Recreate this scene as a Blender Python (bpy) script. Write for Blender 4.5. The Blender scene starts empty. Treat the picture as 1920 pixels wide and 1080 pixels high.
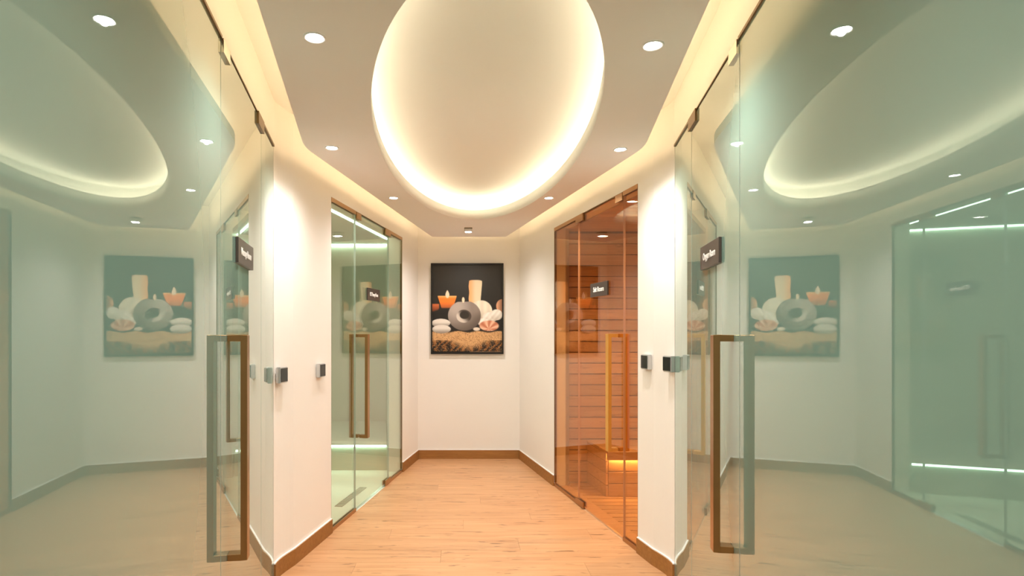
import bpy, bmesh, math, random
from mathutils import Vector, Matrix
random.seed(7)
scene = bpy.context.scene
C = scene.collection

# ------------------------------------------------------------------ camera, world, exposure
F_PX, PPX, PPY, EYE = 1086.5, 868.7, 621.6, 1.30
cam = bpy.data.cameras.new('camera')
cam.sensor_width = 36.0
cam.lens = F_PX / 1920 * 36
cam.shift_x = (960 - PPX) / 1920
cam.shift_y = (PPY - 540) / 1920
cam.clip_start = 0.02
camo = bpy.data.objects.new('camera', cam)
camo.location = (0, 0, EYE)
camo.rotation_euler = (math.pi / 2, 0, 0)
C.objects.link(camo)
scene.camera = camo

world = bpy.data.worlds.new('world')
world.use_nodes = True
world.node_tree.nodes['Background'].inputs[0].default_value = (1, .95, .9, 1)
world.node_tree.nodes['Background'].inputs[1].default_value = 0.03
scene.world = world
vs = scene.view_settings
vs.view_transform = 'Standard'
vs.look = 'None'
vs.gamma = 1
vs.use_curve_mapping = False
vs.exposure = 1.6

SPOT_W = 17.0          # every recessed downlight of the hall
COVE_W = 5.0           # emission of the perimeter cove strips
OVAL_W = 4.0          # emission of the oval cove strip
MINT_W = 4.6           # emission of the cold-room strips
AMBER_W = 22.0         # emission of the bench strip in the wooden room

# ------------------------------------------------------------------ plan of the hall (metres)
X0, WC, ZC, WF, ZF = .0563, 1.0423, 3.0112, .52, 5.9282
SL = .172              # slope of the near glass walls
HD, HG, HS = 2.1705, 2.2694, 2.51     # far door head, near glass head, upper slab
HC = 2.238             # underside of the floating ceiling
TW = .13               # wall thickness
YB = .094              # near end of the hall (open to the lobby)
BBH, BBT = .088, .012  # baseboard


class Frame:
    """a vertical plane: a = start, b = end, n = side facing the hall"""
    def __init__(self, a, b, side):
        self.a = Vector(a); d = Vector(b) - self.a
        self.len = d.length; self.u = d.normalized()
        self.n = Vector((self.u.y, -self.u.x)) * (1 if side < 0 else -1)
        self.side = side

    def s(self, y):
        return (y - self.a.y) / self.u.y

    def p(self, s, n=0.0):
        return self.a + self.u * s + self.n * n

    def rot(self):
        return math.atan2(self.u.y, self.u.x)


CL, CR = (X0 - WC, ZC), (X0 + WC, ZC)
NL = Frame((X0 - WC + SL * (ZC - YB), YB), CL, -1)
NR = Frame((X0 + WC - SL * (ZC - YB), YB), CR, 1)
OL = Frame(CL, (X0 - WF, ZF), -1)
OR = Frame(CR, (X0 + WF, ZF), 1)
FAR = Frame((X0 - WF, ZF), (X0 + WF, ZF), -1)
HALL = [tuple(NL.a), CL, (X0 - WF, ZF), (X0 + WF, ZF), CR, tuple(NR.a)]

# ------------------------------------------------------------------ materials
MATS = {}


def new_mat(name):
    m = bpy.data.materials.new(name)
    m.use_nodes = True
    nt = m.node_tree
    for n in list(nt.nodes):
        nt.nodes.remove(n)
    out = nt.nodes.new('ShaderNodeOutputMaterial')
    MATS[name] = m
    return m, nt, out


def nd(nt, kind, **kw):
    n = nt.nodes.new(kind)
    for k, v in kw.items():
        if k.startswith('in_'):
            n.inputs[k[3:].replace('_', ' ')].default_value = v
        elif k.startswith('i') and k[1:].isdigit():
            n.inputs[int(k[1:])].default_value = v
        else:
            setattr(n, k, v)
    return n


def paint(name, col, rough=.6, var=.03, scale=6.0, bump=0.0, metal=0.0, spec=.5):
    m, nt, out = new_mat(name)
    b = nd(nt, 'ShaderNodeBsdfPrincipled', in_Roughness=rough, in_Metallic=metal)
    b.inputs['Specular IOR Level'].default_value = spec
    tc = nd(nt, 'ShaderNodeTexCoord')
    nz = nd(nt, 'ShaderNodeTexNoise', in_Scale=scale, in_Detail=4.0)
    nt.links.new(tc.outputs['Object'], nz.inputs['Vector'])
    mix = nd(nt, 'ShaderNodeMix', data_type='RGBA')
    mix.inputs[6].default_value = (*[c * (1 - var) for c in col], 1)
    mix.inputs[7].default_value = (*[min(1, c * (1 + var)) for c in col], 1)
    nt.links.new(nz.outputs['Fac'], mix.inputs[0])
    nt.links.new(mix.outputs[2], b.inputs['Base Color'])
    if bump:
        bp = nd(nt, 'ShaderNodeBump', in_Strength=bump, in_Distance=.002)
        nz2 = nd(nt, 'ShaderNodeTexNoise', in_Scale=scale * 30, in_Detail=3.0)
        nt.links.new(tc.outputs['Object'], nz2.inputs['Vector'])
        nt.links.new(nz2.outputs['Fac'], bp.inputs['Height'])
        nt.links.new(bp.outputs[0], b.inputs['Normal'])
    nt.links.new(b.outputs[0], out.inputs[0])
    return m


def glow(name, col, strength):
    m, nt, out = new_mat(name)
    e = nd(nt, 'ShaderNodeEmission', i0=(*col, 1), i1=strength)
    nt.links.new(e.outputs[0], out.inputs[0])
    return m


def wood(name, light, dark, stretch=(1.2, 14, 14), rough=.35, knots=.5, spread=.12, knot_col=None):
    """grain along the local X axis of each board; every board gets its own offset and tone"""
    m, nt, out = new_mat(name)
    L = nt.links.new
    b = nd(nt, 'ShaderNodeBsdfPrincipled', in_Roughness=rough)
    tc = nd(nt, 'ShaderNodeTexCoord')
    oi = nd(nt, 'ShaderNodeObjectInfo')
    off = nd(nt, 'ShaderNodeVectorMath', operation='SCALE')
    off.inputs[0].default_value = (37.0, 19.0, 11.0)
    L(oi.outputs['Random'], off.inputs['Scale'])
    ad = nd(nt, 'ShaderNodeVectorMath', operation='ADD')
    L(tc.outputs['Object'], ad.inputs[0]); L(off.outputs[0], ad.inputs[1])
    mp = nd(nt, 'ShaderNodeMapping'); mp.inputs['Scale'].default_value = stretch
    L(ad.outputs[0], mp.inputs['Vector'])
    n1 = nd(nt, 'ShaderNodeTexNoise', in_Scale=2.2, in_Detail=6.0, in_Roughness=.6, in_Distortion=.6)
    L(mp.outputs[0], n1.inputs['Vector'])
    r1 = nd(nt, 'ShaderNodeValToRGB')
    r1.color_ramp.elements[0].position = .3; r1.color_ramp.elements[0].color = (*dark, 1)
    r1.color_ramp.elements[1].position = .68; r1.color_ramp.elements[1].color = (*light, 1)
    L(n1.outputs['Fac'], r1.inputs[0])
    mp2 = nd(nt, 'ShaderNodeMapping')
    mp2.inputs['Scale'].default_value = (stretch[0] * 2.6, stretch[1] * 1.3, stretch[2] * 1.3)
    L(ad.outputs[0], mp2.inputs['Vector'])
    n2 = nd(nt, 'ShaderNodeTexNoise', in_Scale=1.9, in_Detail=3.0, in_Distortion=1.2)
    L(mp2.outputs[0], n2.inputs['Vector'])
    r2 = nd(nt, 'ShaderNodeValToRGB')
    r2.color_ramp.elements[0].position = .615; r2.color_ramp.elements[0].color = (0, 0, 0, 1)
    r2.color_ramp.elements[1].position = .70; r2.color_ramp.elements[1].color = (knots, knots, knots, 1)
    L(n2.outputs['Fac'], r2.inputs[0])
    mx = nd(nt, 'ShaderNodeMix', data_type='RGBA')
    kc = knot_col or [c * .38 for c in dark]
    mx.inputs[7].default_value = (*kc, 1)
    L(r2.outputs[0], mx.inputs[0]); L(r1.outputs[0], mx.inputs[6])
    hs = nd(nt, 'ShaderNodeHueSaturation')
    mr = nd(nt, 'ShaderNodeMapRange')
    mr.inputs['To Min'].default_value = 1 - spread; mr.inputs['To Max'].default_value = 1 + spread
    L(oi.outputs['Random'], mr.inputs['Value']); L(mr.outputs[0], hs.inputs['Value'])
    L(mx.outputs[2], hs.inputs['Color']); L(hs.outputs[0], b.inputs['Base Color'])
    bp = nd(nt, 'ShaderNodeBump', in_Strength=.12, in_Distance=.002)
    L(n1.outputs['Fac'], bp.inputs['Height']); L(bp.outputs[0], b.inputs['Normal'])
    L(b.outputs[0], out.inputs[0])
    return m


def schlick(nt, f0, both=False):
    """reflectance of a pane from the angle between normal and ray"""
    L = nt.links.new
    g = nd(nt, 'ShaderNodeNewGeometry')
    dt = nd(nt, 'ShaderNodeVectorMath', operation='DOT_PRODUCT')
    L(g.outputs['Normal'], dt.inputs[0]); L(g.outputs['Incoming'], dt.inputs[1])
    ab = nd(nt, 'ShaderNodeMath', operation='ABSOLUTE'); L(dt.outputs['Value'], ab.inputs[0])
    om = nd(nt, 'ShaderNodeMath', operation='SUBTRACT', i0=1.0, use_clamp=True); L(ab.outputs[0], om.inputs[1])
    pw = nd(nt, 'ShaderNodeMath', operation='POWER', i1=5.0); L(om.outputs[0], pw.inputs[0])
    ma = nd(nt, 'ShaderNodeMath', operation='MULTIPLY_ADD', i1=1 - f0, i2=f0); L(pw.outputs[0], ma.inputs[0])
    if not both:
        return ma.outputs[0]
    n2 = nd(nt, 'ShaderNodeMath', operation='MULTIPLY', i1=2.0); L(ma.outputs[0], n2.inputs[0])
    d2 = nd(nt, 'ShaderNodeMath', operation='ADD', i1=1.0); L(ma.outputs[0], d2.inputs[0])
    dv = nd(nt, 'ShaderNodeMath', operation='DIVIDE', use_clamp=True)
    L(n2.outputs[0], dv.inputs[0]); L(d2.outputs[0], dv.inputs[1])
    return dv.outputs[0]


def clear_glass(name, tint, f0=.043):
    m, nt, out = new_mat(name)
    t = nd(nt, 'ShaderNodeBsdfTransparent', i0=(*[c ** .5 for c in tint], 1))
    g = nd(nt, 'ShaderNodeBsdfGlossy', in_Roughness=0.0)
    g.inputs[0].default_value = (1, 1, 1, 1)
    mx = nd(nt, 'ShaderNodeMixShader')
    nt.links.new(schlick(nt, f0), mx.inputs[0])
    nt.links.new(t.outputs[0], mx.inputs[1]); nt.links.new(g.outputs[0], mx.inputs[2])
    nt.links.new(mx.outputs[0], out.inputs[0])
    return m


def frosted_glass(name, col, f0=.043):
    """clear pane over a pale green frosted film"""
    m, nt, out = new_mat(name)
    d = nd(nt, 'ShaderNodeBsdfDiffuse', i0=(*col, 1))
    g = nd(nt, 'ShaderNodeBsdfGlossy', in_Roughness=0.0)
    g.inputs[0].default_value = (.97, 1, .98, 1)
    mx = nd(nt, 'ShaderNodeMixShader')
    nt.links.new(schlick(nt, f0, True), mx.inputs[0])
    nt.links.new(d.outputs[0], mx.inputs[1]); nt.links.new(g.outputs[0], mx.inputs[2])
    nt.links.new(mx.outputs[0], out.inputs[0])
    return m


WALL = paint('wall_paint', (.86, .83, .785), .55, .012, 3, .03)
CEIL = paint('ceiling_paint', (.90, .85, .815), .7, .01, 3)
CEIL_OVAL = paint('oval_paint', (.92, .90, .85), .7, .01, 3)
FASCIA = paint('fascia_paint', (.95, .935, .90), .5, .01, 3)
WHITE = paint('white_trim', (.88, .87, .85), .35, .01)
BB = wood('baseboard_wood', (.37, .165, .038), (.28, .115, .024), (1.5, 20, 20), .6, .25, .06)
FLOOR = wood('oak_floor', (.60, .335, .168), (.475, .24, .108), (.9, 15, 15), .4, .9, .04, (.20, .09, .035))
UNDER = paint('floor_underlay', (.30, .17, .10), .8)
PINE = wood('sauna_pine', (.66, .44, .27), (.54, .33, .18), (1.0, 16, 16), .5, .5, .13, (.3, .16, .08))
BRONZE = paint('brushed_bronze', (.42, .235, .10), .28, .06, 30, 0, .9)
ORANGE_METAL = paint('brushed_orange_metal', (.85, .46, .10), .35, .05, 30, 0, .75)  # more orange than the bronze, only for the pulls of the bronze glass door
POLISH = paint('polished_steel', (.86, .82, .72), .08, .02, 20, 0, .95)
BRONZE_D = paint('dark_bronze', (.22, .14, .07), .35, .05, 20, 0, .8)
CLEAR = clear_glass('clear_green_glass', (.87, .91, .81))
AMBER = clear_glass('bronze_tinted_glass', (.84, .56, .285))
FROST = frosted_glass('frosted_green_glass', (.20, .325, .27), .06)
EDGE = paint('glass_edge', (.48, .58, .52), .15, .02)
EDGE_A = paint('glass_edge_bronze', (.62, .36, .22), .15, .02)
SIGN = paint('sign_plate', (.05, .038, .03), .32, .05, 20)
TEXTW = paint('sign_white', (.9, .9, .88), .4, .01)
SILVER = paint('silver_plastic', (.62, .62, .62), .3, .02, 20, 0, .6)
SCREEN = paint('black_glass', (.012, .014, .015), .06, .02)
BLACK = paint('black_frame', (.012, .011, .010), .35, .02)
TILE = paint('pale_tile', (.78, .77, .67), .35, .04, 4)
TILE_D = paint('grey_tile', (.52, .53, .44), .4, .08, 5)
TILE_F = paint('pale_floor_tile', (.80, .80, .72), .3, .04, 5)
STEEL = paint('drain_steel', (.30, .30, .27), .35, .05, 20, 0, .7)
LENS = glow('lamp_lens', (1, .96, .9), 28)
LED_WARM = glow('warm_led', (1, .75, .43), COVE_W)
LED_OVAL = glow('oval_led', (1, .92, .68), OVAL_W)
LED_MINT = glow('mint_led', (.62, 1, .76), MINT_W)
LED_AMBER = glow('amber_led', (1, .70, .34), AMBER_W)

# ------------------------------------------------------------------ mesh helpers


class MB:
    def __init__(self):
        self.bm = bmesh.new()

    def prism(self, poly, z0, z1, mi=0):
        lo = [self.bm.verts.new((p[0], p[1], z0)) for p in poly]
        hi = [self.bm.verts.new((p[0], p[1], z1)) for p in poly]
        n = len(poly); fs = [self.bm.faces.new(lo[::-1]), self.bm.faces.new(hi)]
        for i in range(n):
            j = (i + 1) % n
            fs.append(self.bm.faces.new((lo[i], lo[j], hi[j], hi[i])))
        for f in fs:
            f.material_index = mi
        return self

    def box(self, x0, x1, y0, y1, z0, z1, mi=0):
        return self.prism([(x0, y0), (x1, y0), (x1, y1), (x0, y1)], z0, z1, mi)

    def wbox(self, fr, s0, s1, n0, n1, z0, z1, mi=0):
        return self.prism([fr.p(s0, n0), fr.p(s1, n0), fr.p(s1, n1), fr.p(s0, n1)], z0, z1, mi)

    def lathe(self, prof, seg=32, mi=0):
        rings = []
        for r, z in prof:
            rings.append([self.bm.verts.new((r * math.cos(2 * math.pi * k / seg), r * math.sin(2 * math.pi * k / seg), z)) for k in range(seg)])
        for a, b in zip(rings, rings[1:]):
            for k in range(seg):
                f = self.bm.faces.new((a[k], a[(k + 1) % seg], b[(k + 1) % seg], b[k])); f.smooth = True; f.material_index = mi
        return self

    def bevel(self, w, seg=1):
        bmesh.ops.bevel(self.bm, geom=[e for e in self.bm.edges], offset=w, segments=seg, affect='EDGES', clamp_overlap=True)
        return self

    def mesh(self, name, mats):
        bmesh.ops.recalc_face_normals(self.bm, faces=self.bm.faces)
        me = bpy.data.meshes.new(name)
        self.bm.to_mesh(me); self.bm.free()
        for m in (mats if isinstance(mats, (list, tuple)) else [mats]):
            me.materials.append(m)
        return me

    def obj(self, name, mats, parent=None, origin=None):
        """link as ONE object; its origin is put at `origin` (world), default the base centre"""
        bm = self.bm
        if origin is None:
            xs = [v.co.x for v in bm.verts]; ys = [v.co.y for v in bm.verts]; zs = [v.co.z for v in bm.verts]
            origin = ((min(xs) + max(xs)) / 2, (min(ys) + max(ys)) / 2, min(zs))
        bmesh.ops.translate(bm, verts=bm.verts, vec=-Vector(origin))
        o = bpy.data.objects.new(name, self.mesh(name, mats))
        C.objects.link(o)
        o.location = origin
        if parent:
            attach(o, parent)
        return o


WORLD = {}


def attach(o, parent):
    """parent while keeping the world placement"""
    o.parent = parent
    bpy_m = parent.matrix_basis.copy()
    p = parent
    while p.parent:
        p = p.parent
        bpy_m = p.matrix_basis @ bpy_m
    # matrix_parent_inverse chains only through the parents' own basis and inverse
    o.matrix_parent_inverse = world_of(parent).inverted()


def world_of(o):
    m = o.matrix_basis.copy()
    if o.parent:
        m = world_of(o.parent) @ o.matrix_parent_inverse @ m
    return m


def tag(o, label, cat=None, group=None, kind=None):
    o['label'] = label
    if cat: o['category'] = cat
    if group: o['group'] = group
    if kind: o['kind'] = kind
    return o


def thing(name, loc, label, cat, group=None, kind=None):
    e = bpy.data.objects.new(name, None)
    e.empty_display_size = .1
    C.objects.link(e)
    e.location = loc
    return tag(e, label, cat, group, kind)


def struct(o, label, cat):
    return tag(o, label, cat, None, 'structure')


def clip(poly, hull):
    """Sutherland-Hodgman: poly inside the convex counter-clockwise hull"""
    area = sum(hull[i][0] * hull[(i + 1) % len(hull)][1] - hull[(i + 1) % len(hull)][0] * hull[i][1] for i in range(len(hull)))
    h = hull if area > 0 else hull[::-1]
    out = list(poly)
    for i in range(len(h)):
        a, b = h[i], h[(i + 1) % len(h)]
        f = lambda p: (b[0] - a[0]) * (p[1] - a[1]) - (b[1] - a[1]) * (p[0] - a[0])
        cur, out = out, []
        for k in range(len(cur)):
            p, q = cur[k], cur[(k + 1) % len(cur)]
            fp, fq = f(p), f(q)
            if fp >= 0: out.append(p)
            if (fp > 0 and fq < 0) or (fp < 0 and fq > 0):
                t = fp / (fp - fq)
                out.append((p[0] + t * (q[0] - p[0]), p[1] + t * (q[1] - p[1])))
        if len(out) < 3:
            return []
    res = []
    for p in out:
        if not res or (Vector(p) - Vector(res[-1])).length > 1e-4:
            res.append(p)
    if len(res) > 2 and (Vector(res[0]) - Vector(res[-1])).length < 1e-4:
        res.pop()
    return res if len(res) > 2 else []


def bez(a, c, b, n=8):
    a, c, b = Vector(a), Vector(c), Vector(b)
    return [a * (1 - t) ** 2 + c * 2 * t * (1 - t) + b * t * t for t in [k / n for k in range(n + 1)]]


def isect(p, u, q, v):
    d = u.x * v.y - u.y * v.x
    w = q - p
    return p + u * ((w.x * v.y - w.y * v.x) / d)


# ------------------------------------------------------------------ floor of the hall
fl = MB().prism(HALL, -.06, -.012).obj('floor', UNDER)
struct(fl, 'light oak plank floor of the hall, boards laid crosswise', 'floor')
PW, PL, GAP = .186, 1.28, .0005
row = 0
y = YB
while y < ZF:
    off = -3 + (row * .47) % PL
    x = off
    while x < 3:
        poly = clip([(x + GAP, y + GAP), (x + PL - GAP, y + GAP), (x + PL - GAP, y + PW - GAP), (x + GAP, y + PW - GAP)], HALL)
        if poly:
            MB().prism(poly, -.012, 0).obj('plank', FLOOR, fl)
        x += PL
    y += PW
    row += 1

# lobby behind the camera
LX0, LX1, LY = X0 - 1.25, X0 + 1.25, -2.6
lf = MB().box(LX0 - .1, LX1 + .1, LY - .1, YB, -.06, 0).obj('floor', FLOOR)
struct(lf, 'oak floor of the lobby behind the camera', 'floor')
wb = MB()
wb.box(LX0 - .1, LX1 + .1, LY - .1, LY, 0, HS)
wb.box(LX0 - .1, LX0, LY, YB, 0, HS)
wb.box(LX1, LX1 + .1, LY, YB, 0, HS)
wb.box(LX0, NL.a.x - .005, YB - .1, YB, 0, HS)
wb.box(NR.a.x + .005, LX1, YB - .1, YB, 0, HS)
struct(wb.obj('wall_lobby', WALL), 'white lobby walls behind the camera around the hall opening', 'wall')

# ------------------------------------------------------------------ walls of the hall
L1, L2, R1, R2 = 3.7469, 5.3595, 3.4102, 4.8741    # door openings by depth


def oblique_wall(fr, near, y1, y2, name, label):
    m = MB()
    c = Vector(fr.a)
    cu = near.u
    inner = bez(c, c + cu * .07, fr.p(.22), 8)
    outer = [p - fr.n * TW for p in inner]
    m.prism(inner + [fr.p(fr.s(y1)), fr.p(fr.s(y1), -TW)] + outer[::-1], 0, HS)
    m.wbox(fr, fr.s(y2), fr.len + (.0 if fr.side < 0 else 0), -TW, 0, 0, HS)
    m.wbox(fr, fr.s(y1), fr.s(y2), -TW, 0, HD, HS)
    o = m.obj(name, WALL)
    return struct(o, label, 'wall'), inner


wall_l, curve_l = oblique_wall(OL, NL, L1, L2, 'wall_left', 'white angled wall on the left around the clear green glass door')
wall_r, curve_r = oblique_wall(OR, NR, R1, R2, 'wall_right', 'white angled wall on the right around the bronze glass door')
struct(MB().box(X0 - WF - .05, X0 + WF + .05, ZF, ZF + .1, 0, HS).obj('wall_far', WALL), 'narrow white end wall carrying the framed picture', 'wall')
GY0 = .42
for fr, nm, sd in ((NL, 'wall_near_left', 'left'), (NR, 'wall_near_right', 'right')):
    m = MB()
    m.wbox(fr, 0, fr.s(GY0), -.1, 0, 0, HS)
    m.wbox(fr, fr.s(GY0), fr.len, -.1, 0, HG, HS)
    struct(m.obj(nm, WALL), 'white wall band above the frosted glass on the near %s' % sd, 'wall')

# upper slab
struct(MB().box(-3.2, 3.2, LY - .1, 7.1, HS, HS + .1).obj('ceiling_slab', WALL), 'cream upper ceiling lit by the perimeter cove light', 'ceiling')


# baseboards
def baseboard(pts, fr_n, name, label):
    m = MB()
    outer = [Vector(p) + n * BBT for p, n in zip(pts, fr_n)]
    poly = [Vector(p) + n * .0002 for p, n in zip(pts, fr_n)] + outer[::-1]
    m.prism(poly, 0, BBH)
    o = m.obj(name, BB)
    struct(o, label, 'baseboard')
    mm = MB()
    outer2 = [Vector(p) + n * (BBT * .75) for p, n in zip(pts, fr_n)]
    poly2 = [Vector(p) + n * .0002 for p, n in zip(pts, fr_n)] + outer2[::-1]
    mm.prism(poly2, BBH, BBH + .006)
    mm.obj('white_bead', WHITE, o)  # thin white strip along the top of the baseboard
    return o


def normals(pts, side):
    res = []
    for i in range(len(pts)):
        a = Vector(pts[max(i - 1, 0)]); b = Vector(pts[min(i + 1, len(pts) - 1)])
        u = (b - a).normalized()
        res.append(Vector((u.y, -u.x)) * (1 if side < 0 else -1))
    return res


pl = curve_l + [OL.p(OL.s(L1) - .004)]
baseboard(pl, normals(pl, -1), 'baseboard_left', 'brown wooden baseboard left, between frosted glass and clear door')
pr = curve_r + [OR.p(OR.s(R1) - .004)]
baseboard(pr, normals(pr, 1), 'baseboard_right', 'brown wooden baseboard right, between frosted glass and bronze door')
nl_c = isect(OL.p(0, BBT), OL.u, Vector((0, ZF - BBT)), Vector((1, 0)))
pf = [(X0 - WF + .002, ZF), (X0 + WF - .002, ZF)]
baseboard(pf, [Vector((0, -1))] * 2, 'baseboard_far', 'brown wooden baseboard below the framed picture')
p = [OL.p(OL.s(L2) + .004), OL.p(OL.len - .016)]
baseboard(p, normals(p, -1), 'baseboard_far_left', 'short brown baseboard between clear glass door and end wall')
p = [OR.p(OR.s(R2) + .004), OR.p(OR.len - .016)]
baseboard(p, normals(p, 1), 'baseboard_far_right', 'brown baseboard between bronze glass door and end wall')

# ------------------------------------------------------------------ floating ceiling with the oval
GN, GO = .163, .185
YBK = YB + .2
nl_o, nr_o = NL.p(0, GN), NR.p(0, GN)
ol_o, or_o = OL.p(0, GO), OR.p(0, GO)
ex = Vector((1, 0))
back = Vector((0, YBK)); far = Vector((0, ZF - GO))
v_bl = isect(nl_o, NL.u, back, ex); v_br = isect(nr_o, NR.u, back, ex)
v_cl = isect(nl_o, NL.u, ol_o, OL.u); v_cr = isect(nr_o, NR.u, or_o, OR.u)
v_fl = isect(ol_o, OL.u, far, ex); v_fr = isect(or_o, OR.u, far, ex)
FIL = .10
outline = [v_bl] + bez(v_cl - NL.u * FIL, v_cl, v_cl + OL.u * FIL, 10) + [v_fl, v_fr] + bez(v_cr + OR.u * FIL, v_cr, v_cr - NR.u * FIL, 10) + [v_br]
EC, EA, EB = Vector((.0932, 3.139)), .5265, 1.7136


def ell(t, d=0.0):
    return EC + Vector(((EA + d) * math.cos(t), (EB + d) * math.sin(t)))


def ray_out(ang):
    dr = Vector((math.cos(ang), math.sin(ang))); best = None
    for i in range(len(outline)):
        a, b = outline[i], outline[(i + 1) % len(outline)]
        e = b - a; d = dr.x * e.y - dr.y * e.x
        if abs(d) < 1e-9: continue
        w = a - EC
        t = (w.x * e.y - w.y * e.x) / d; s = (w.x * dr.y - w.y * dr.x) / d
        if t > 0 and -1e-6 <= s <= 1 + 1e-6 and (best is None or t > best): best = t
    return EC + dr * best


angs = [math.atan2(math.sin(t) * EB, math.cos(t) * EA) for t in [2 * math.pi * k / 200 for k in range(200)]]
angs += [math.atan2((q - EC).y, (q - EC).x) for q in outline]
angs = sorted(set(round(a, 6) for a in angs))
tin = []
for a in angs:
    r = 1 / math.sqrt((math.cos(a) / EA) ** 2 + (math.sin(a) / EB) ** 2)
    tin.append(math.atan2(r * math.sin(a) / EB, r * math.cos(a) / EA))
CT, FAS = .045, .078      # board thickness, fascia height of the oval
ZR = 2.455                # recessed oval ceiling
bm = bmesh.new()


def ring(fn, z):
    out = []
    for k in range(len(angs)):
        q = fn(k); out.append(bm.verts.new((q.x, q.y, z)))
    return out


o_lo = ring(lambda k: ray_out(angs[k]), HC)
i_lo = ring(lambda k: ell(tin[k]), HC)
i_hi = ring(lambda k: ell(tin[k]), HC + FAS)
l_hi = ring(lambda k: ell(tin[k], .012), HC + FAS)
l_lo = ring(lambda k: ell(tin[k], .012), HC + CT)
w_lo = ring(lambda k: ell(tin[k], .13), HC + CT)
o_hi = ring(lambda k: ray_out(angs[k]), HC + CT)
N = len(angs)


def bridge(a, b, smooth=False, mi=0):
    for k in range(N):
        j = (k + 1) % N
        f = bm.faces.new((a[k], a[j], b[j], b[k])); f.smooth = smooth; f.material_index = mi


bridge(o_lo, i_lo); bridge(i_lo, i_hi, True, 2); bridge(i_hi, l_hi, False, 1); bridge(l_hi, l_lo, True, 1); bridge(l_lo, w_lo, False, 1); bridge(w_lo, o_hi); bridge(o_hi, o_lo)
bmesh.ops.recalc_face_normals(bm, faces=bm.faces)
me = bpy.data.meshes.new('ceiling'); bm.to_mesh(me); bm.free()
me.materials.append(CEIL); me.materials.append(CEIL_OVAL); me.materials.append(FASCIA)
ceil = bpy.data.objects.new('ceiling', me); C.objects.link(ceil)
struct(ceil, 'floating beige ceiling panel with a large lit oval recess', 'ceiling')
# recess above the oval: side wall and dome
bm = bmesh.new()
w0 = ring(lambda k: ell(tin[k], .13), HC + CT + .001)
prof = [(.13, .135)]
prev = w0
bmf = bm
for d, dz in prof:
    cur = ring(lambda k: ell(tin[k], d), HC + CT + dz)
    bridge(prev, cur, True); prev = cur
prev = ring(lambda k: ell(tin[k], .13), HC + CT + .135)
for sc in (1.0, .75, .5, .25, .06):
    cur = []
    for k in range(N):
        q = EC + (ell(tin[k]) - EC) * sc
        cur.append(bm.verts.new((q.x, q.y, HC + CT + .135 + (1 - sc) * .03)))
    bridge(prev, cur, True); prev = cur
bm.faces.new(prev)
top = bmesh.ops.recalc_face_normals(bm, faces=bm.faces)
me = bpy.data.meshes.new('oval_dome'); bm.to_mesh(me); bm.free(); me.materials.append(CEIL_OVAL)
dome = bpy.data.objects.new('oval_dome', me); C.objects.link(dome); attach(dome, ceil)
# LED strip of the oval, lying on the hidden ledge
bm = bmesh.new()
a = ring(lambda k: ell(tin[k], .075), HC + CT + .004); b = ring(lambda k: ell(tin[k], .095), HC + CT + .004)
c2 = ring(lambda k: ell(tin[k], .095), HC + CT + .014); d2 = ring(lambda k: ell(tin[k], .075), HC + CT + .014)
bridge(a, b); bridge(b, c2); bridge(c2, d2); bridge(d2, a)
bmesh.ops.recalc_face_normals(bm, faces=bm.faces)
me = bpy.data.meshes.new('oval_led_strip'); bm.to_mesh(me); bm.free(); me.materials.append(LED_OVAL)
o = bpy.data.objects.new('led_strip', me); C.objects.link(o); attach(o, ceil)
# perimeter cove strips on top of the panel
inner_edge = [v_bl, v_cl, v_fl, v_fr, v_cr, v_br]
cen = Vector((X0, ZC))
for a_, b_ in zip(inner_edge, inner_edge[1:]):
    u = (b_ - a_).normalized(); n = Vector((-u.y, u.x))
    if (cen - a_).dot(n) < 0: n = -n
    a2, b2 = a_ + u * .05 + n * .05, b_ - u * .05 + n * .05
    MB().prism([a2, b2, b2 + n * .014, a2 + n * .014], HC + CT + .001, HC + CT + .013).obj('led_strip', LED_WARM, ceil)


# ------------------------------------------------------------------ glass fronts
def pane(fr, s0, s1, n0, n1, z0, z1, mat, edge, name, parent):
    m = MB().wbox(fr, s0, s1, n0, n1, z0, z1)
    bm = m.bm
    bm.normal_update()
    bmesh.ops.recalc_face_normals(bm, faces=bm.faces)
    nn = Vector((fr.n.x, fr.n.y, 0))
    for f in bm.faces:
        if abs(f.normal.dot(nn)) < .5: f.material_index = 1
    return m.obj(name, [mat, edge], parent)


def handle(fr, s, n0, sgn, z0, z1, D, parent, mat):
    """square-section U pull: bar with two arms; s = near end of the bar"""
    w, t = .043, .022
    m = MB()
    nf = lambda d: n0 + sgn * d
    m.wbox(fr, s, s + w, nf(D - t), nf(D), z0, z1)
    m.wbox(fr, s, s + w, nf(0), nf(D - t), z1 - t, z1)
    m.wbox(fr, s, s + w, nf(0), nf(D - t), z0, z0 + t)
    bmesh.ops.remove_doubles(m.bm, verts=m.bm.verts, dist=1e-5)
    m.bevel(.0012)
    return m.obj('handle', mat, parent)


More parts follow.
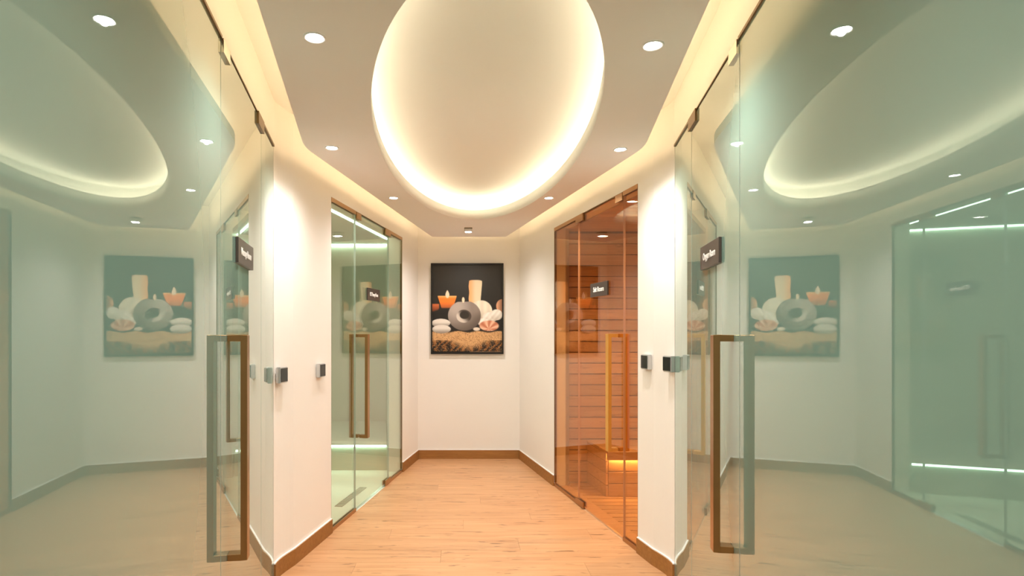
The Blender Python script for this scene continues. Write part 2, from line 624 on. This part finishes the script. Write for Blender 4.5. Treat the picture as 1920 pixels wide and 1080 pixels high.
def glass_front(name, label, fr, y0, y1, j1, j2, head, mat, edge, n0, hz, hy, both, pull=None, lock=None, pivot=None):
    """three panes in a thin bronze frame; the leaf between joints j1 and j2 carries handle and fittings"""
    th = .012
    S = fr.s
    base = fr.p((S(y0) + S(y1)) / 2)
    d = thing(name, (base.x, base.y, 0), label, 'glass door', None, 'structure')
    nA, nB = n0 - th, n0
    g = .003
    e = .010
    pane(fr, S(y0) + .002, S(j1) - g, nA, nB, e, head - e, mat, edge, 'side_panel', d)
    pane(fr, S(j2) + g, S(y1) - .002, nA, nB, e, head - e, mat, edge, 'side_panel', d)
    leaf = pane(fr, S(j1) + g, S(j2) - g, nA, nB, .014, head - .012, mat, edge, 'door_leaf', d)
    handle(fr, S(hy), nB, 1, hz[0], hz[1], .066, leaf, pull or BRONZE)
    if both:
        handle(fr, S(hy), nA, -1, hz[0], hz[1], .066, leaf, pull or BRONZE)
    # head and floor channels of the fixed panes
    for a, b in ((S(y0), S(j1)), (S(j2), S(y1))):
        for z0, z1 in ((.0005, .026 if both else .012), (head - (.028 if both else .011), head - .0005)):
            m = MB()
            m.wbox(fr, a + .001, b - .001, nB, nB + .006, z0, z1)
            m.wbox(fr, a + .001, b - .001, nA - .006, nA, z0, z1)
            m.obj('channel', BRONZE if both else BRONZE_D, d)
    # slim jamb profiles and head bar
    MB().wbox(fr, S(y0) + .0005, S(y0) + .0025, nA - .004, nB + .004, .03, head - .03).obj('jamb_profile', BRONZE_D, d)
    MB().wbox(fr, S(y1) - .0025, S(y1) - .0005, nA - .004, nB + (.004 if both else 0), .03, head - .03).obj('jamb_profile', BRONZE_D if both else STEEL, d)
    MB().wbox(fr, S(j1), S(j2), nA - .003, nB + .003, head - .006, head - .0005).obj('head_profile', BRONZE_D, d)
    # patch fittings: lock side top, pivot top and bottom
    for sa, sb, z0, z1, pm in ((S(j1) + .004, S(j1) + .10, head - .052, head - .006, lock), (S(j2) - .11, S(j2) + .035, head - .056, head - .002, pivot), (S(j2) - .11, S(j2) + .035, .004, .05, pivot)):
        m = MB()
        m.wbox(fr, sa, sb, nB, nB + .009, z0, z1)
        m.wbox(fr, sa, sb, nA - .009, nA, z0, z1)
        m.obj('patch_fitting', pm or BRONZE, leaf)
    return d


d1 = glass_front('door_1', 'frosted pale green glass front with door, nearest on the left', NL, GY0 + .01, ZC - .006, 1.8975, 2.646, HG, FROST, EDGE, 0.0, (.512, 1.288), 1.985, False, None, POLISH, BRONZE_D)
d2_ = glass_front('door_2', 'frosted pale green glass front with door, nearest on the right', NR, GY0 + .01, ZC - .006, 1.904, 2.616, HG, FROST, EDGE, 0.0, (.545, 1.288), 1.968, False, None, POLISH, BRONZE_D)
d3 = glass_front('door_3', 'clear green glass door in the left angled wall before the cold room', OL, L1, L2, 4.187, 4.967, HD, CLEAR, EDGE, -.004, (.517, 1.28), 4.262, True)
d4 = glass_front('door_4', 'bronze tinted glass door in the right angled wall before the wooden room', OR, R1, R2, 3.603, 4.348, HD, AMBER, EDGE_A, -.004, (.537, 1.285), 3.68, True, ORANGE_METAL)


# ------------------------------------------------------------------ room signs
def room_sign(text, fr, yc, zc, n, label):
    p = fr.p(fr.s(yc), n)
    t = thing('room_sign', (p.x, p.y, zc - .047), label, 'sign', 'room signs on the glass doors')
    w, hgt, th = .288, .094, .011
    s = fr.s(yc)
    MB().wbox(fr, s - w / 2, s + w / 2, n + .0003, n + th, zc - hgt / 2, zc + hgt / 2).bevel(.001).obj('plate', SIGN, t)
    cu = bpy.data.curves.new('lettering', 'FONT')
    cu.body = text; cu.size = .046; cu.align_x = 'CENTER'; cu.align_y = 'CENTER'; cu.extrude = .0006; cu.offset = .0009
    cu.space_character = .92
    tmp = bpy.data.objects.new('tmp', cu); C.objects.link(tmp)
    dg = bpy.context.evaluated_depsgraph_get()
    me = bpy.data.meshes.new_from_object(tmp.evaluated_get(dg))
    bpy.data.objects.remove(tmp)
    xs = [v.co.x for v in me.vertices]
    k = min(1.0, .19 / (max(xs) - min(xs)))
    me.transform(Matrix.Diagonal((k, max(k, .85), 1, 1)))
    me.materials.clear(); me.materials.append(TEXTW)
    o = bpy.data.objects.new('lettering', me); C.objects.link(o)
    q = fr.p(s, n + th + .0007)
    right = fr.u * (1 if fr.side < 0 else -1)
    # reading direction: for someone facing the plate the text runs towards their right
    R = Matrix((( right.x, 0, fr.n.x), (right.y, 0, fr.n.y), (0, 1, 0))).to_4x4()
    o.matrix_basis = Matrix.Translation((q.x, q.y, zc)) @ R
    attach(o, t)
    return t


room_sign('Massage Room', NL, 2.257, 1.60, 0.0, 'dark sign reading Massage Room on the left frosted glass')
room_sign('Oxygen Room', NR, 2.26, 1.60, 0.0, 'dark sign reading Oxygen Room on the right frosted glass')
room_sign('ICE Therapy Room', OL, 4.56, 1.588, -.004, 'small black sign reading ICE Therapy Room on clear glass door')
room_sign('Salt Room', OR, 3.956, 1.588, -.004, 'small black sign reading Salt Room on bronze glass door')


# ------------------------------------------------------------------ wall switches
def wall_switch(fr, yc, zc, label):
    s = fr.s(yc)
    p = fr.p(s)
    t = thing('wall_switch', (p.x, p.y, zc - .042), label, 'switch', 'square wall switches')
    MB().wbox(fr, s - .042, s + .042, .0002, .026, zc - .042, zc + .042).bevel(.003, 2).obj('housing', SILVER, t)
    MB().wbox(fr, s - .036, s + .036, .0262, .0285, zc - .036, zc + .036).bevel(.0008).obj('face_plate', SCREEN, t)


wall_switch(OL, 3.075, 1.070, 'square dark switch beside the edge of the left frosted glass')
wall_switch(OL, 3.56, 1.062, 'square dark switch next to the clear green glass door')
wall_switch(OR, 3.285, 1.128, 'square dark switch next to the bronze glass door')
wall_switch(OR, 3.045, 1.130, 'square dark switch beside the edge of the right frosted glass')

# ------------------------------------------------------------------ framed picture
PL_, PR_, PB, PT = -.3306, .4095, 1.0704, 1.9961
pic = thing('framed_picture', ((PL_ + PR_) / 2, ZF, PB), 'black framed picture of candles, stones and a holder on a straw mat', 'picture')
m = MB()
fw, fd = .014, .030
m.box(PL_, PL_ + fw, ZF - fd, ZF - .001, PB, PT); m.box(PR_ - fw, PR_, ZF - fd, ZF - .001, PB, PT)
m.box(PL_ + fw, PR_ - fw, ZF - fd, ZF - .001, PT - fw, PT); m.box(PL_ + fw, PR_ - fw, ZF - fd, ZF - .001, PB, PB + fw)
m.obj('frame', BLACK, pic)


def srgb(c):
    return tuple(((v / 255) / 12.92 if v / 255 <= .04045 else ((v / 255 + .055) / 1.055) ** 2.4) for v in c)


rp = random.Random(3)
GXN, GYN = 178, 224
noise = [[rp.random() for _ in range(GXN + 1)] for _ in range(GYN + 1)]


def sm(a, b, x):
    t = min(1, max(0, (x - a) / (b - a))); return t * t * (3 - 2 * t)


def mixc(a, b, t):
    return tuple(p + (q - p) * t for p, q in zip(a, b))


def inell(x, y, cx, cy, rx, ry, soft=.06):
    d = math.sqrt(((x - cx) / rx) ** 2 + ((y - cy) / ry) ** 2)
    return 1 - sm(1 - soft, 1 + soft, d)


def art(x, y, i, j):
    """colour of the print; x, y run over a 712 x 895 sheet"""
    nz = noise[j][i]
    nz2 = noise[j][(i * 3) // 5 % GXN]
    c = mixc((44, 40, 34), (26, 22, 19), sm(0, 600, y))
    # straw mat
    if y > 672:
        straw = mixc((196, 150, 100), (226, 178, 126), nz)
        straw = mixc(straw, (128, 84, 46), .8 if nz2 > .86 else 0)
        if y > 770:
            k = sm(770, 860, y + 46 * math.sin(x * .011 + .6) + 24 * nz)
            fr_ = mixc((150, 96, 46), (28, 16, 8), 1 if math.sin(x * .09 + y * .05 + 2.5 * nz2 + 1.6 * math.sin(y * .06 + x * .02)) > .35 - k * .9 else 0)
            fr_ = mixc(fr_, (232, 196, 150), .7 if nz > .93 else 0)
            straw = mixc(straw, fr_, k)
        c = mixc(c, straw, sm(672, 690, y + 8 * math.sin(x * .03)))
    # left far candle
    if 0 <= x < 76 and 395 < y < 490:
        k = sm(0, 12, 76 - x - max(0, (y - 440) * .4)) * sm(395, 402, y) * (1 - sm(465, 490, y + (x * .3)))
        c = mixc(c, mixc((210, 110, 60), (120, 56, 24), sm(395, 480, y)), k)
    # orange candle with flame
    hw = 96 - max(0, (y - 325)) * .32
    if 312 < y < 452:
        k = sm(-3, 3, hw - abs(x - 152)) * sm(313, 320, y) * (1 - sm(430, 452, y))
        c = mixc(c, mixc(mixc((255, 190, 120), (255, 132, 40), sm(315, 350, y)), (188, 96, 44), sm(370, 440, y)), k)
    k = inell(x, y, 154, 300, 21 * (.6 + .4 * sm(262, 310, y)), 40, .2)
    c = mixc(c, (255, 226, 196), k)
    # tall pale candle
    l, r = 374 + 2.5 * math.sin(y * .05), 508 - max(0, y - 190) * .085
    if 148 < y < 400:
        k = sm(-3, 3, x - l) * sm(-3, 3, r - x) * sm(150, 160, y + 10 * (abs(x - 440) / 66) ** 4 * -1)
        c = mixc(c, mixc((250, 176, 116), (240, 214, 178), sm(380, 450, x) ), k)
    # pale cloth ball behind
    k = inell(x, y, 500, 470, 112, 108, .04)
    c = mixc(c, mixc((236, 224, 202), (176, 158, 136), sm(430, 600, y) * .6 + .12 * math.sin(x * .09)), k)
    # right stone
    k = inell(x, y, 716, 420, 64, 70, .05)
    c = mixc(c, mixc((228, 170, 130), (160, 110, 80), sm(650, 716, x)), k)
    # white shells
    for cx, cy, rx, ry in ((590, 535, 78, 52), (655, 510, 62, 56), (520, 585, 60, 40)):
        k = inell(x, y, cx, cy, rx, ry, .08)
        c = mixc(c, mixc((238, 230, 218), (186, 170, 152), .6 * sm(cy - 20, cy + ry, y) + .14 * math.sin(x * .12 + y * .1)), k)
    # round stone candle holder
    k = inell(x, y, 328, 518, 168, 154, .025) * sm(374, 380, y + (x - 300) * .03)
    body = mixc((186, 172, 162), (92, 79, 70), sm(0, 1, ((x - 240) ** 2 + (y - 430) ** 2) ** .5 / 330))
    body = mixc(body, (190, 176, 164), .35 * sm(380, 460, x) * (1 - sm(450, 560, y)))
    c = mixc(c, body, k)
    k = inell(x, y, 322, 524, 76, 66, .06)
    c = mixc(c, mixc((74, 62, 54), (214, 202, 190), sm(-30, 50, (y - 524) * .7 - (x - 322) * .8)), k)
    c = mixc(c, (46, 39, 33), inell(x, y, 328, 512, 48, 40, .12))
    # small flame on the holder
    c = mixc(c, (250, 222, 190), inell(x, y, 316, 358, 14, 28, .25))
    # white stones, left
    for cx, cy in ((88, 594), (94, 656)):
        k = inell(x, y, cx, cy, 96, 44, .05)
        c = mixc(c, mixc((232, 224, 214), (150, 138, 126), sm(cy - 14, cy + 42, y)), k)
    # pink flower
    k = inell(x, y, 580, 622, 100, 54, .1)
    c = mixc(c, mixc((240, 190, 160), (196, 116, 84), .5 + .5 * math.sin(7 * math.atan2(y - 655, x - 580) + .02 * (y - 600))), k)
    k = inell(x, y, 452, 655, 36, 18, .2)
    c = mixc(c, (226, 208, 190), k)
    if y > 880:
        c = mixc(c, (150, 120, 92) if 884 < y < 890 and x > 380 else (16, 12, 10), sm(878, 882, y))
    return srgb(tuple(min(255, max(0, v)) for v in c))


x0, x1, z0, z1 = PL_ + fw, PR_ - fw, PB + fw, PT - fw
vv, ff, cc = [], [], []
for j in range(GYN + 1):
    for i in range(GXN + 1):
        vv.append((x0 + (x1 - x0) * i / GXN, ZF - .012, z1 - (z1 - z0) * j / GYN))
        cc.append(art(712 * i / GXN, 895 * j / GYN, i, j))
for j in range(GYN):
    for i in range(GXN):
        a = j * (GXN + 1) + i
        ff.append((a, a + GXN + 1, a + GXN + 2, a + 1))
me = bpy.data.meshes.new('print'); me.from_pydata(vv, [], ff)
ca = me.color_attributes.new('print_colour', 'FLOAT_COLOR', 'POINT')
ca.data.foreach_set('color', [v for c in cc for v in (*c, 1)])
mt, nt, out = new_mat('picture_print')
at = nd(nt, 'ShaderNodeVertexColor', layer_name='print_colour')
bs = nd(nt, 'ShaderNodeBsdfPrincipled', in_Roughness=.45)
nt.links.new(at.outputs[0], bs.inputs['Base Color']); nt.links.new(bs.outputs[0], out.inputs[0])
me.materials.append(mt)
o = bpy.data.objects.new('print', me); C.objects.link(o); attach(o, pic)
MB().box(x0, x1, ZF - .0115, ZF - .001, z0, z1).obj('backing', BLACK, pic)

# ------------------------------------------------------------------ recessed downlights
ring_me = MB().lathe([(.023, .006), (.025, 0), (.032, -.004), (.035, -.003), (.036, 0.0)], 32).mesh('trim_ring', WHITE)
lens_me = MB().lathe([(.0001, -.001), (.0245, -.001), (.0255, .002)], 32).mesh('lens', LENS)


def downlight(x, y, z, label, power=None, colour=(1, .945, .89), group='recessed ceiling downlights', size=2.6):
    t = thing('ceiling_downlight', (x, y, z), label, 'ceiling light', group)
    for nm, me in (('trim_ring', ring_me), ('lens', lens_me)):
        o = bpy.data.objects.new(nm, me); C.objects.link(o); o.parent = t; o.location = (0, 0, -.0005)
    ld = bpy.data.lights.new('downlight_beam', 'SPOT')
    ld.energy = SPOT_W if power is None else power
    ld.color = colour; ld.spot_size = size; ld.spot_blend = 1.0; ld.shadow_soft_size = .012
    lo = bpy.data.objects.new('downlight_beam', ld); C.objects.link(lo); lo.parent = t; lo.location = (0, 0, -.006)
    return t


for x, y, lab in ((-.474, 1.848, 'recessed ceiling downlight nearest the camera, left of the oval'),
                  (.621, 1.899, 'recessed ceiling downlight nearest the camera, right of the oval'),
                  (-.671, 2.957, 'recessed ceiling downlight left of the oval, middle of its row'),
                  (.808, 2.983, 'recessed ceiling downlight right of the oval, middle of its row'),
                  (-.489, 4.067, 'recessed ceiling downlight left of the oval, farthest of its row'),
                  (.600, 4.067, 'recessed ceiling downlight right of the oval, farthest of its row')):
    downlight(x, y, HC, lab)
downlight(X0, .85, HC, 'recessed ceiling downlight above the camera at the hall entrance')
downlight(X0, -1.2, HS, 'recessed ceiling downlight in the lobby behind the camera')
# small square fixture at the far end of the ceiling
t = thing('square_spotlight', (.045, 5.264, HC), 'small square ceiling spotlight between the oval and the end wall', 'ceiling light')
MB().box(.045 - .036, .045 + .036, 5.264 - .036, 5.264 + .036, HC - .006, HC - .0003).obj('mount_plate', BRONZE_D, t)
MB().box(.045 - .034, .045 + .034, 5.264 - .034, 5.264 + .034, HC - .034, HC - .0065).bevel(.003).obj('housing', WHITE, t)
MB().box(.045 - .024, .045 + .024, 5.264 - .024, 5.264 + .024, HC - .0365, HC - .0343).obj('lens', LENS, t)
ld = bpy.data.lights.new('spot_beam', 'SPOT'); ld.energy = SPOT_W * 1.15; ld.color = (1, .945, .89); ld.spot_size = 2.7; ld.spot_blend = 1.0; ld.shadow_soft_size = .025
lo = bpy.data.objects.new('spot_beam', ld); C.objects.link(lo); lo.location = (.045, 5.264, HC - .042); attach(lo, t)

# ------------------------------------------------------------------ cold therapy room (left)
IC_Y, IC_H, IC_X = 6.65, 2.30, -2.5
rv = OL.p(OL.s(L2), -TW)              # inner end of the door reveal
side_b = Vector((-.862, IC_Y))
ic_poly = [tuple(OL.p(.05, -TW)), tuple(OL.p(OL.s(L2), -TW)), tuple(side_b), (IC_X, IC_Y), (IC_X, 3.06)]
floor_poly = [tuple(OL.p(.05, -TW)), tuple(OL.p(OL.s(L1), -TW)), tuple(OL.p(OL.s(L1), -.0003)), tuple(OL.p(OL.s(L2), -.0003)), tuple(OL.p(OL.s(L2), -TW)), tuple(side_b), (IC_X, IC_Y), (IC_X, 3.06)]
ic_floor = MB().prism(floor_poly, -.06, 0).obj('floor_cold_room', TILE_F)
struct(ic_floor, 'pale tiled floor inside the cold room behind the clear glass door', 'floor')
m = MB()
m.box(IC_X - .1, side_b.x + .1, IC_Y, IC_Y + .1, 0, IC_H + .1)
m.box(IC_X - .1, IC_X, 3.06, IC_Y, 0, IC_H + .1)
m.box(IC_X - .1, OL.p(.05, -TW).x, 2.98, 3.06, 0, IC_H + .1)
pts = [rv, side_b, side_b + Vector((.08, 0)), rv + Vector((.09, .05))]
m.prism(pts, 0, IC_H + .1)
struct(m.obj('wall_cold_room', TILE), 'pale tiled walls inside the cold room', 'wall')
ccp = [tuple(OL.p(.05, -TW)), tuple(OL.p(OL.s(L2), -TW)), tuple(side_b), (IC_X, IC_Y), (IC_X, 3.06)]
struct(MB().prism(ccp, IC_H, IC_H + .08).obj('ceiling_cold_room', CEIL), 'grey ceiling inside the cold room', 'ceiling')
# ceiling strip parallel to the door
sd = (side_b - rv).normalized()
ICB = 2.192                           # underside of the dropped bulkhead over the door
a, b = OL.p(OL.s(L1) - .5, -TW - .001), OL.p(OL.s(L2), -TW - .001)
c3, a3 = isect(OL.p(0, -.225), OL.u, rv, sd) - OL.u * .004, OL.p(OL.s(L1) - .5, -.225)
struct(MB().prism([a, b, c3, a3], ICB, IC_H - .0005).obj('ceiling_bulkhead', CEIL), 'dropped ceiling edge inside the cold room above the clear door', 'ceiling')
c4 = isect(OL.p(0, -.19), OL.u, rv, sd) - OL.u * .006
a4 = OL.p(OL.s(L1) - .48, -.19)
m = MB().prism([a4, c4, c4 - OL.n * .022, a4 - OL.n * .022], ICB - .007, ICB - .0005)
tag(m.obj('led_strip_light', LED_MINT), 'mint glowing light strip on the cold room ceiling behind the clear door', 'light strip', 'mint light strips')
m = MB().box(IC_X + .05, side_b.x - .02, IC_Y - .022, IC_Y - .002, IC_H - .016, IC_H - .0005)
tag(m.obj('led_strip_light', LED_MINT), 'mint glowing light strip along the top of the cold room back wall', 'light strip', 'mint light strips')
bench_y = 5.40
bx1 = -.712
tb = thing('stone_bench', (-1.6, bench_y, 0), 'low pale stone bench with mint strip inside the cold room', 'bench')
m = MB().prism([(IC_X + .01, bench_y + .03), (bx1, bench_y + .03), (side_b.x - .02, IC_Y - .01), (IC_X + .01, IC_Y - .01)], .0005, .222)
m.obj('base', TILE_D, tb)
m = MB().prism([(IC_X + .01, bench_y), (bx1, bench_y), (side_b.x - .02, IC_Y - .01), (IC_X + .01, IC_Y - .01)], .2425, .275)
m.obj('seat_slab', TILE_F, tb)
MB().box(IC_X + .02, bx1 - .01, bench_y + .012, bench_y + .029, .2225, .242).obj('led_strip', LED_MINT, tb)
# linear floor drain
s0, s1 = OL.s(4.27), OL.s(4.80)
dr = thing('floor_drain', (*OL.p((s0 + s1) / 2, -.175), 0), 'narrow steel floor drain just inside the clear glass door', 'drain')
fr0 = MB()
fr0.wbox(OL, s0, s1, -.20, -.195, .0005, .003); fr0.wbox(OL, s0, s1, -.145, -.14, .0005, .003)
fr0.wbox(OL, s0, s0 + .006, -.195, -.145, .0005, .003); fr0.wbox(OL, s1 - .006, s1, -.195, -.145, .0005, .003)
fr0.obj('rim', STEEL, dr)
k = 0
while s0 + .012 + k * .03 + .016 < s1:
    MB().wbox(OL, s0 + .010 + k * .03, s0 + .026 + k * .03, -.194, -.146, .0005, .0022).obj('slat', STEEL, dr)
    k += 1
# lamp added out of view to brighten the cold room
downlight(-1.7, 4.6, IC_H, 'added unseen downlight in the cold room ceiling behind the clear door', 9, (1, .98, .86), 'added lamps inside the side rooms')

# ------------------------------------------------------------------ wooden salt room (right)
SY, SH, SX = 5.0, 2.163, 2.45
rr = OR.p(OR.s(R2), -TW)
sa_poly = [tuple(OR.p(.05, -TW)), tuple(rr), (.905, SY), (SX, SY), (SX, 3.06)]
sf_poly = [tuple(OR.p(OR.s(R1), -.0003)), tuple(OR.p(OR.s(R2), -.0003)), tuple(rr), (.905, SY), (SX, SY), (SX, 3.06), tuple(OR.p(.05, -TW)), tuple(OR.p(OR.s(R1), -TW))]
sfl = MB().prism(sf_poly, -.06, -.026).obj('floor_salt_room', UNDER)
struct(sfl, 'slatted pine floor inside the wooden room', 'floor')
sill = MB().wbox(OR, OR.s(R1) + .001, OR.s(R2) - .001, -TW, -.0005, -.026, 0).obj('sill_board', PINE, sfl)
hull = [tuple(OR.p(.05, -TW - .002)), tuple(OR.p(OR.s(R2), -TW - .002)), (.91, SY), (SX, SY), (SX, 3.06)]
y = 3.07
while y < SY:
    poly = clip([(.5, y + .006), (SX, y + .006), (SX, y + .084), (.5, y + .084)], hull)
    if poly: MB().prism(poly, -.024, -.001).obj('slat', PINE, sfl)
    y += .09
# back wall and side wall boards
swb = MB().box(.89, SX + .1, SY + .018, SY + .1, 0, SH + .1).obj('wall_salt_back', UNDER)
struct(swb, 'horizontal pine boards on the back wall of the wooden room', 'wall')
BH = .0935
z = .0
bm_ = MB().box(-(SX - .905) / 2, (SX - .905) / 2, 0, .018, 0, BH - .008).mesh('board', PINE)
sws = MB().box(SX + .018, SX + .1, 3.0, SY + .018, 0, SH + .1).obj('wall_salt_side', UNDER)
struct(sws, 'horizontal pine boards on the side wall of the wooden room', 'wall')
bs_ = MB().box(-(SY - 3.06) / 2, (SY - 3.06) / 2, 0, .018, 0, BH - .008).mesh('board', PINE)
while z + BH < SH + .02:
    o = bpy.data.objects.new('board', bm_); C.objects.link(o); o.location = ((SX + .905) / 2, SY, z + .003); attach(o, swb)
    o = bpy.data.objects.new('board', bs_); C.objects.link(o); o.location = (SX + .018, (SY + 3.06) / 2, z + .003); o.rotation_euler = (0, 0, math.pi / 2); attach(o, sws)
    z += BH
m = MB().box(1.2, SX + .1, 2.96, 3.055, 0, SH + .1)
m.prism([rr, (.905, SY), (.905, SY + .018), (.86, SY + .018), rr - OR.n * -.03], 0, SH + .1)
struct(m.obj('wall_salt_front', PINE), 'pine lined front wall of the wooden room', 'wall')
# inner lining of the angled wall on the salt side
m = MB()
m.wbox(OR, .05, OR.s(R1), -TW - .012, -TW - .0005, 0, SH)
struct(m.obj('wall_salt_lining', PINE), 'pine lining behind the right angled wall', 'wall')
sc_ = MB().prism(sa_poly, SH + .018, SH + .08).obj('ceiling_salt_room', UNDER)
struct(sc_, 'pine board ceiling inside the wooden room', 'ceiling')
y = 3.07
while y < SY:
    poly = clip([(.5, y + .001), (SX, y + .001), (SX, y + .097), (.5, y + .097)], hull)
    if poly: MB().prism(poly, SH, SH + .018).obj('board', PINE, sc_)
    y += .1
# bench
BX, BY = 1.121, 4.556
be = thing('sauna_bench', (1.75, 4.75, 0), 'low pine bench with glowing front board in the wooden room', 'bench')
for z0, z1 in ((.002, .101), (.107, .195), (.201, .292)):
    MB().box(BX + .02, SX - .01, BY, BY + .02, z0, z1).bevel(.002).obj('front_board', PINE, be)
MB().box(BX, SX - .01, BY - .052, BY - .032, .298, .365).bevel(.003).obj('nose_board', PINE, be)
bl, bu = Vector((BX, BY)), (Vector((1.066, SY)) - Vector((BX, BY)))
blen = bu.length - .01; bu.normalize(); bn = Vector((-bu.y, bu.x))
if bn.x > 0: bn = -bn
for z0, z1 in ((.002, .088), (.094, .182), (.188, .275), (.281, .341)):
    q0, q1 = bl + bu * .0, bl + bu * blen
    MB().prism([q0, q1, q1 - bn * .018, q0 - bn * .018], z0, z1).obj('end_board', PINE, be)
yy = BY - .031
for k in range(5):
    xl = lambda q: BX + (q - BY) * (1.066 - BX) / (SY - BY)
    MB().prism([(xl(yy), yy), (SX - .01, yy), (SX - .01, min(yy + .089, SY - .004)), (xl(yy + .089), min(yy + .089, SY - .004))], .343, .365).bevel(.003).obj('seat_slat', PINE, be)
    yy += .096
MB().box(BX + .03, SX - .03, BY - .031, BY - .023, .301, .311).obj('led_strip', LED_AMBER, be)
downlight(1.85, 3.9, SH, 'added unseen downlight in the pine ceiling behind the bronze door', 36, (1, .82, .6), 'added lamps inside the side rooms')  # extra lamp, hidden from the camera, added to light the wooden interior
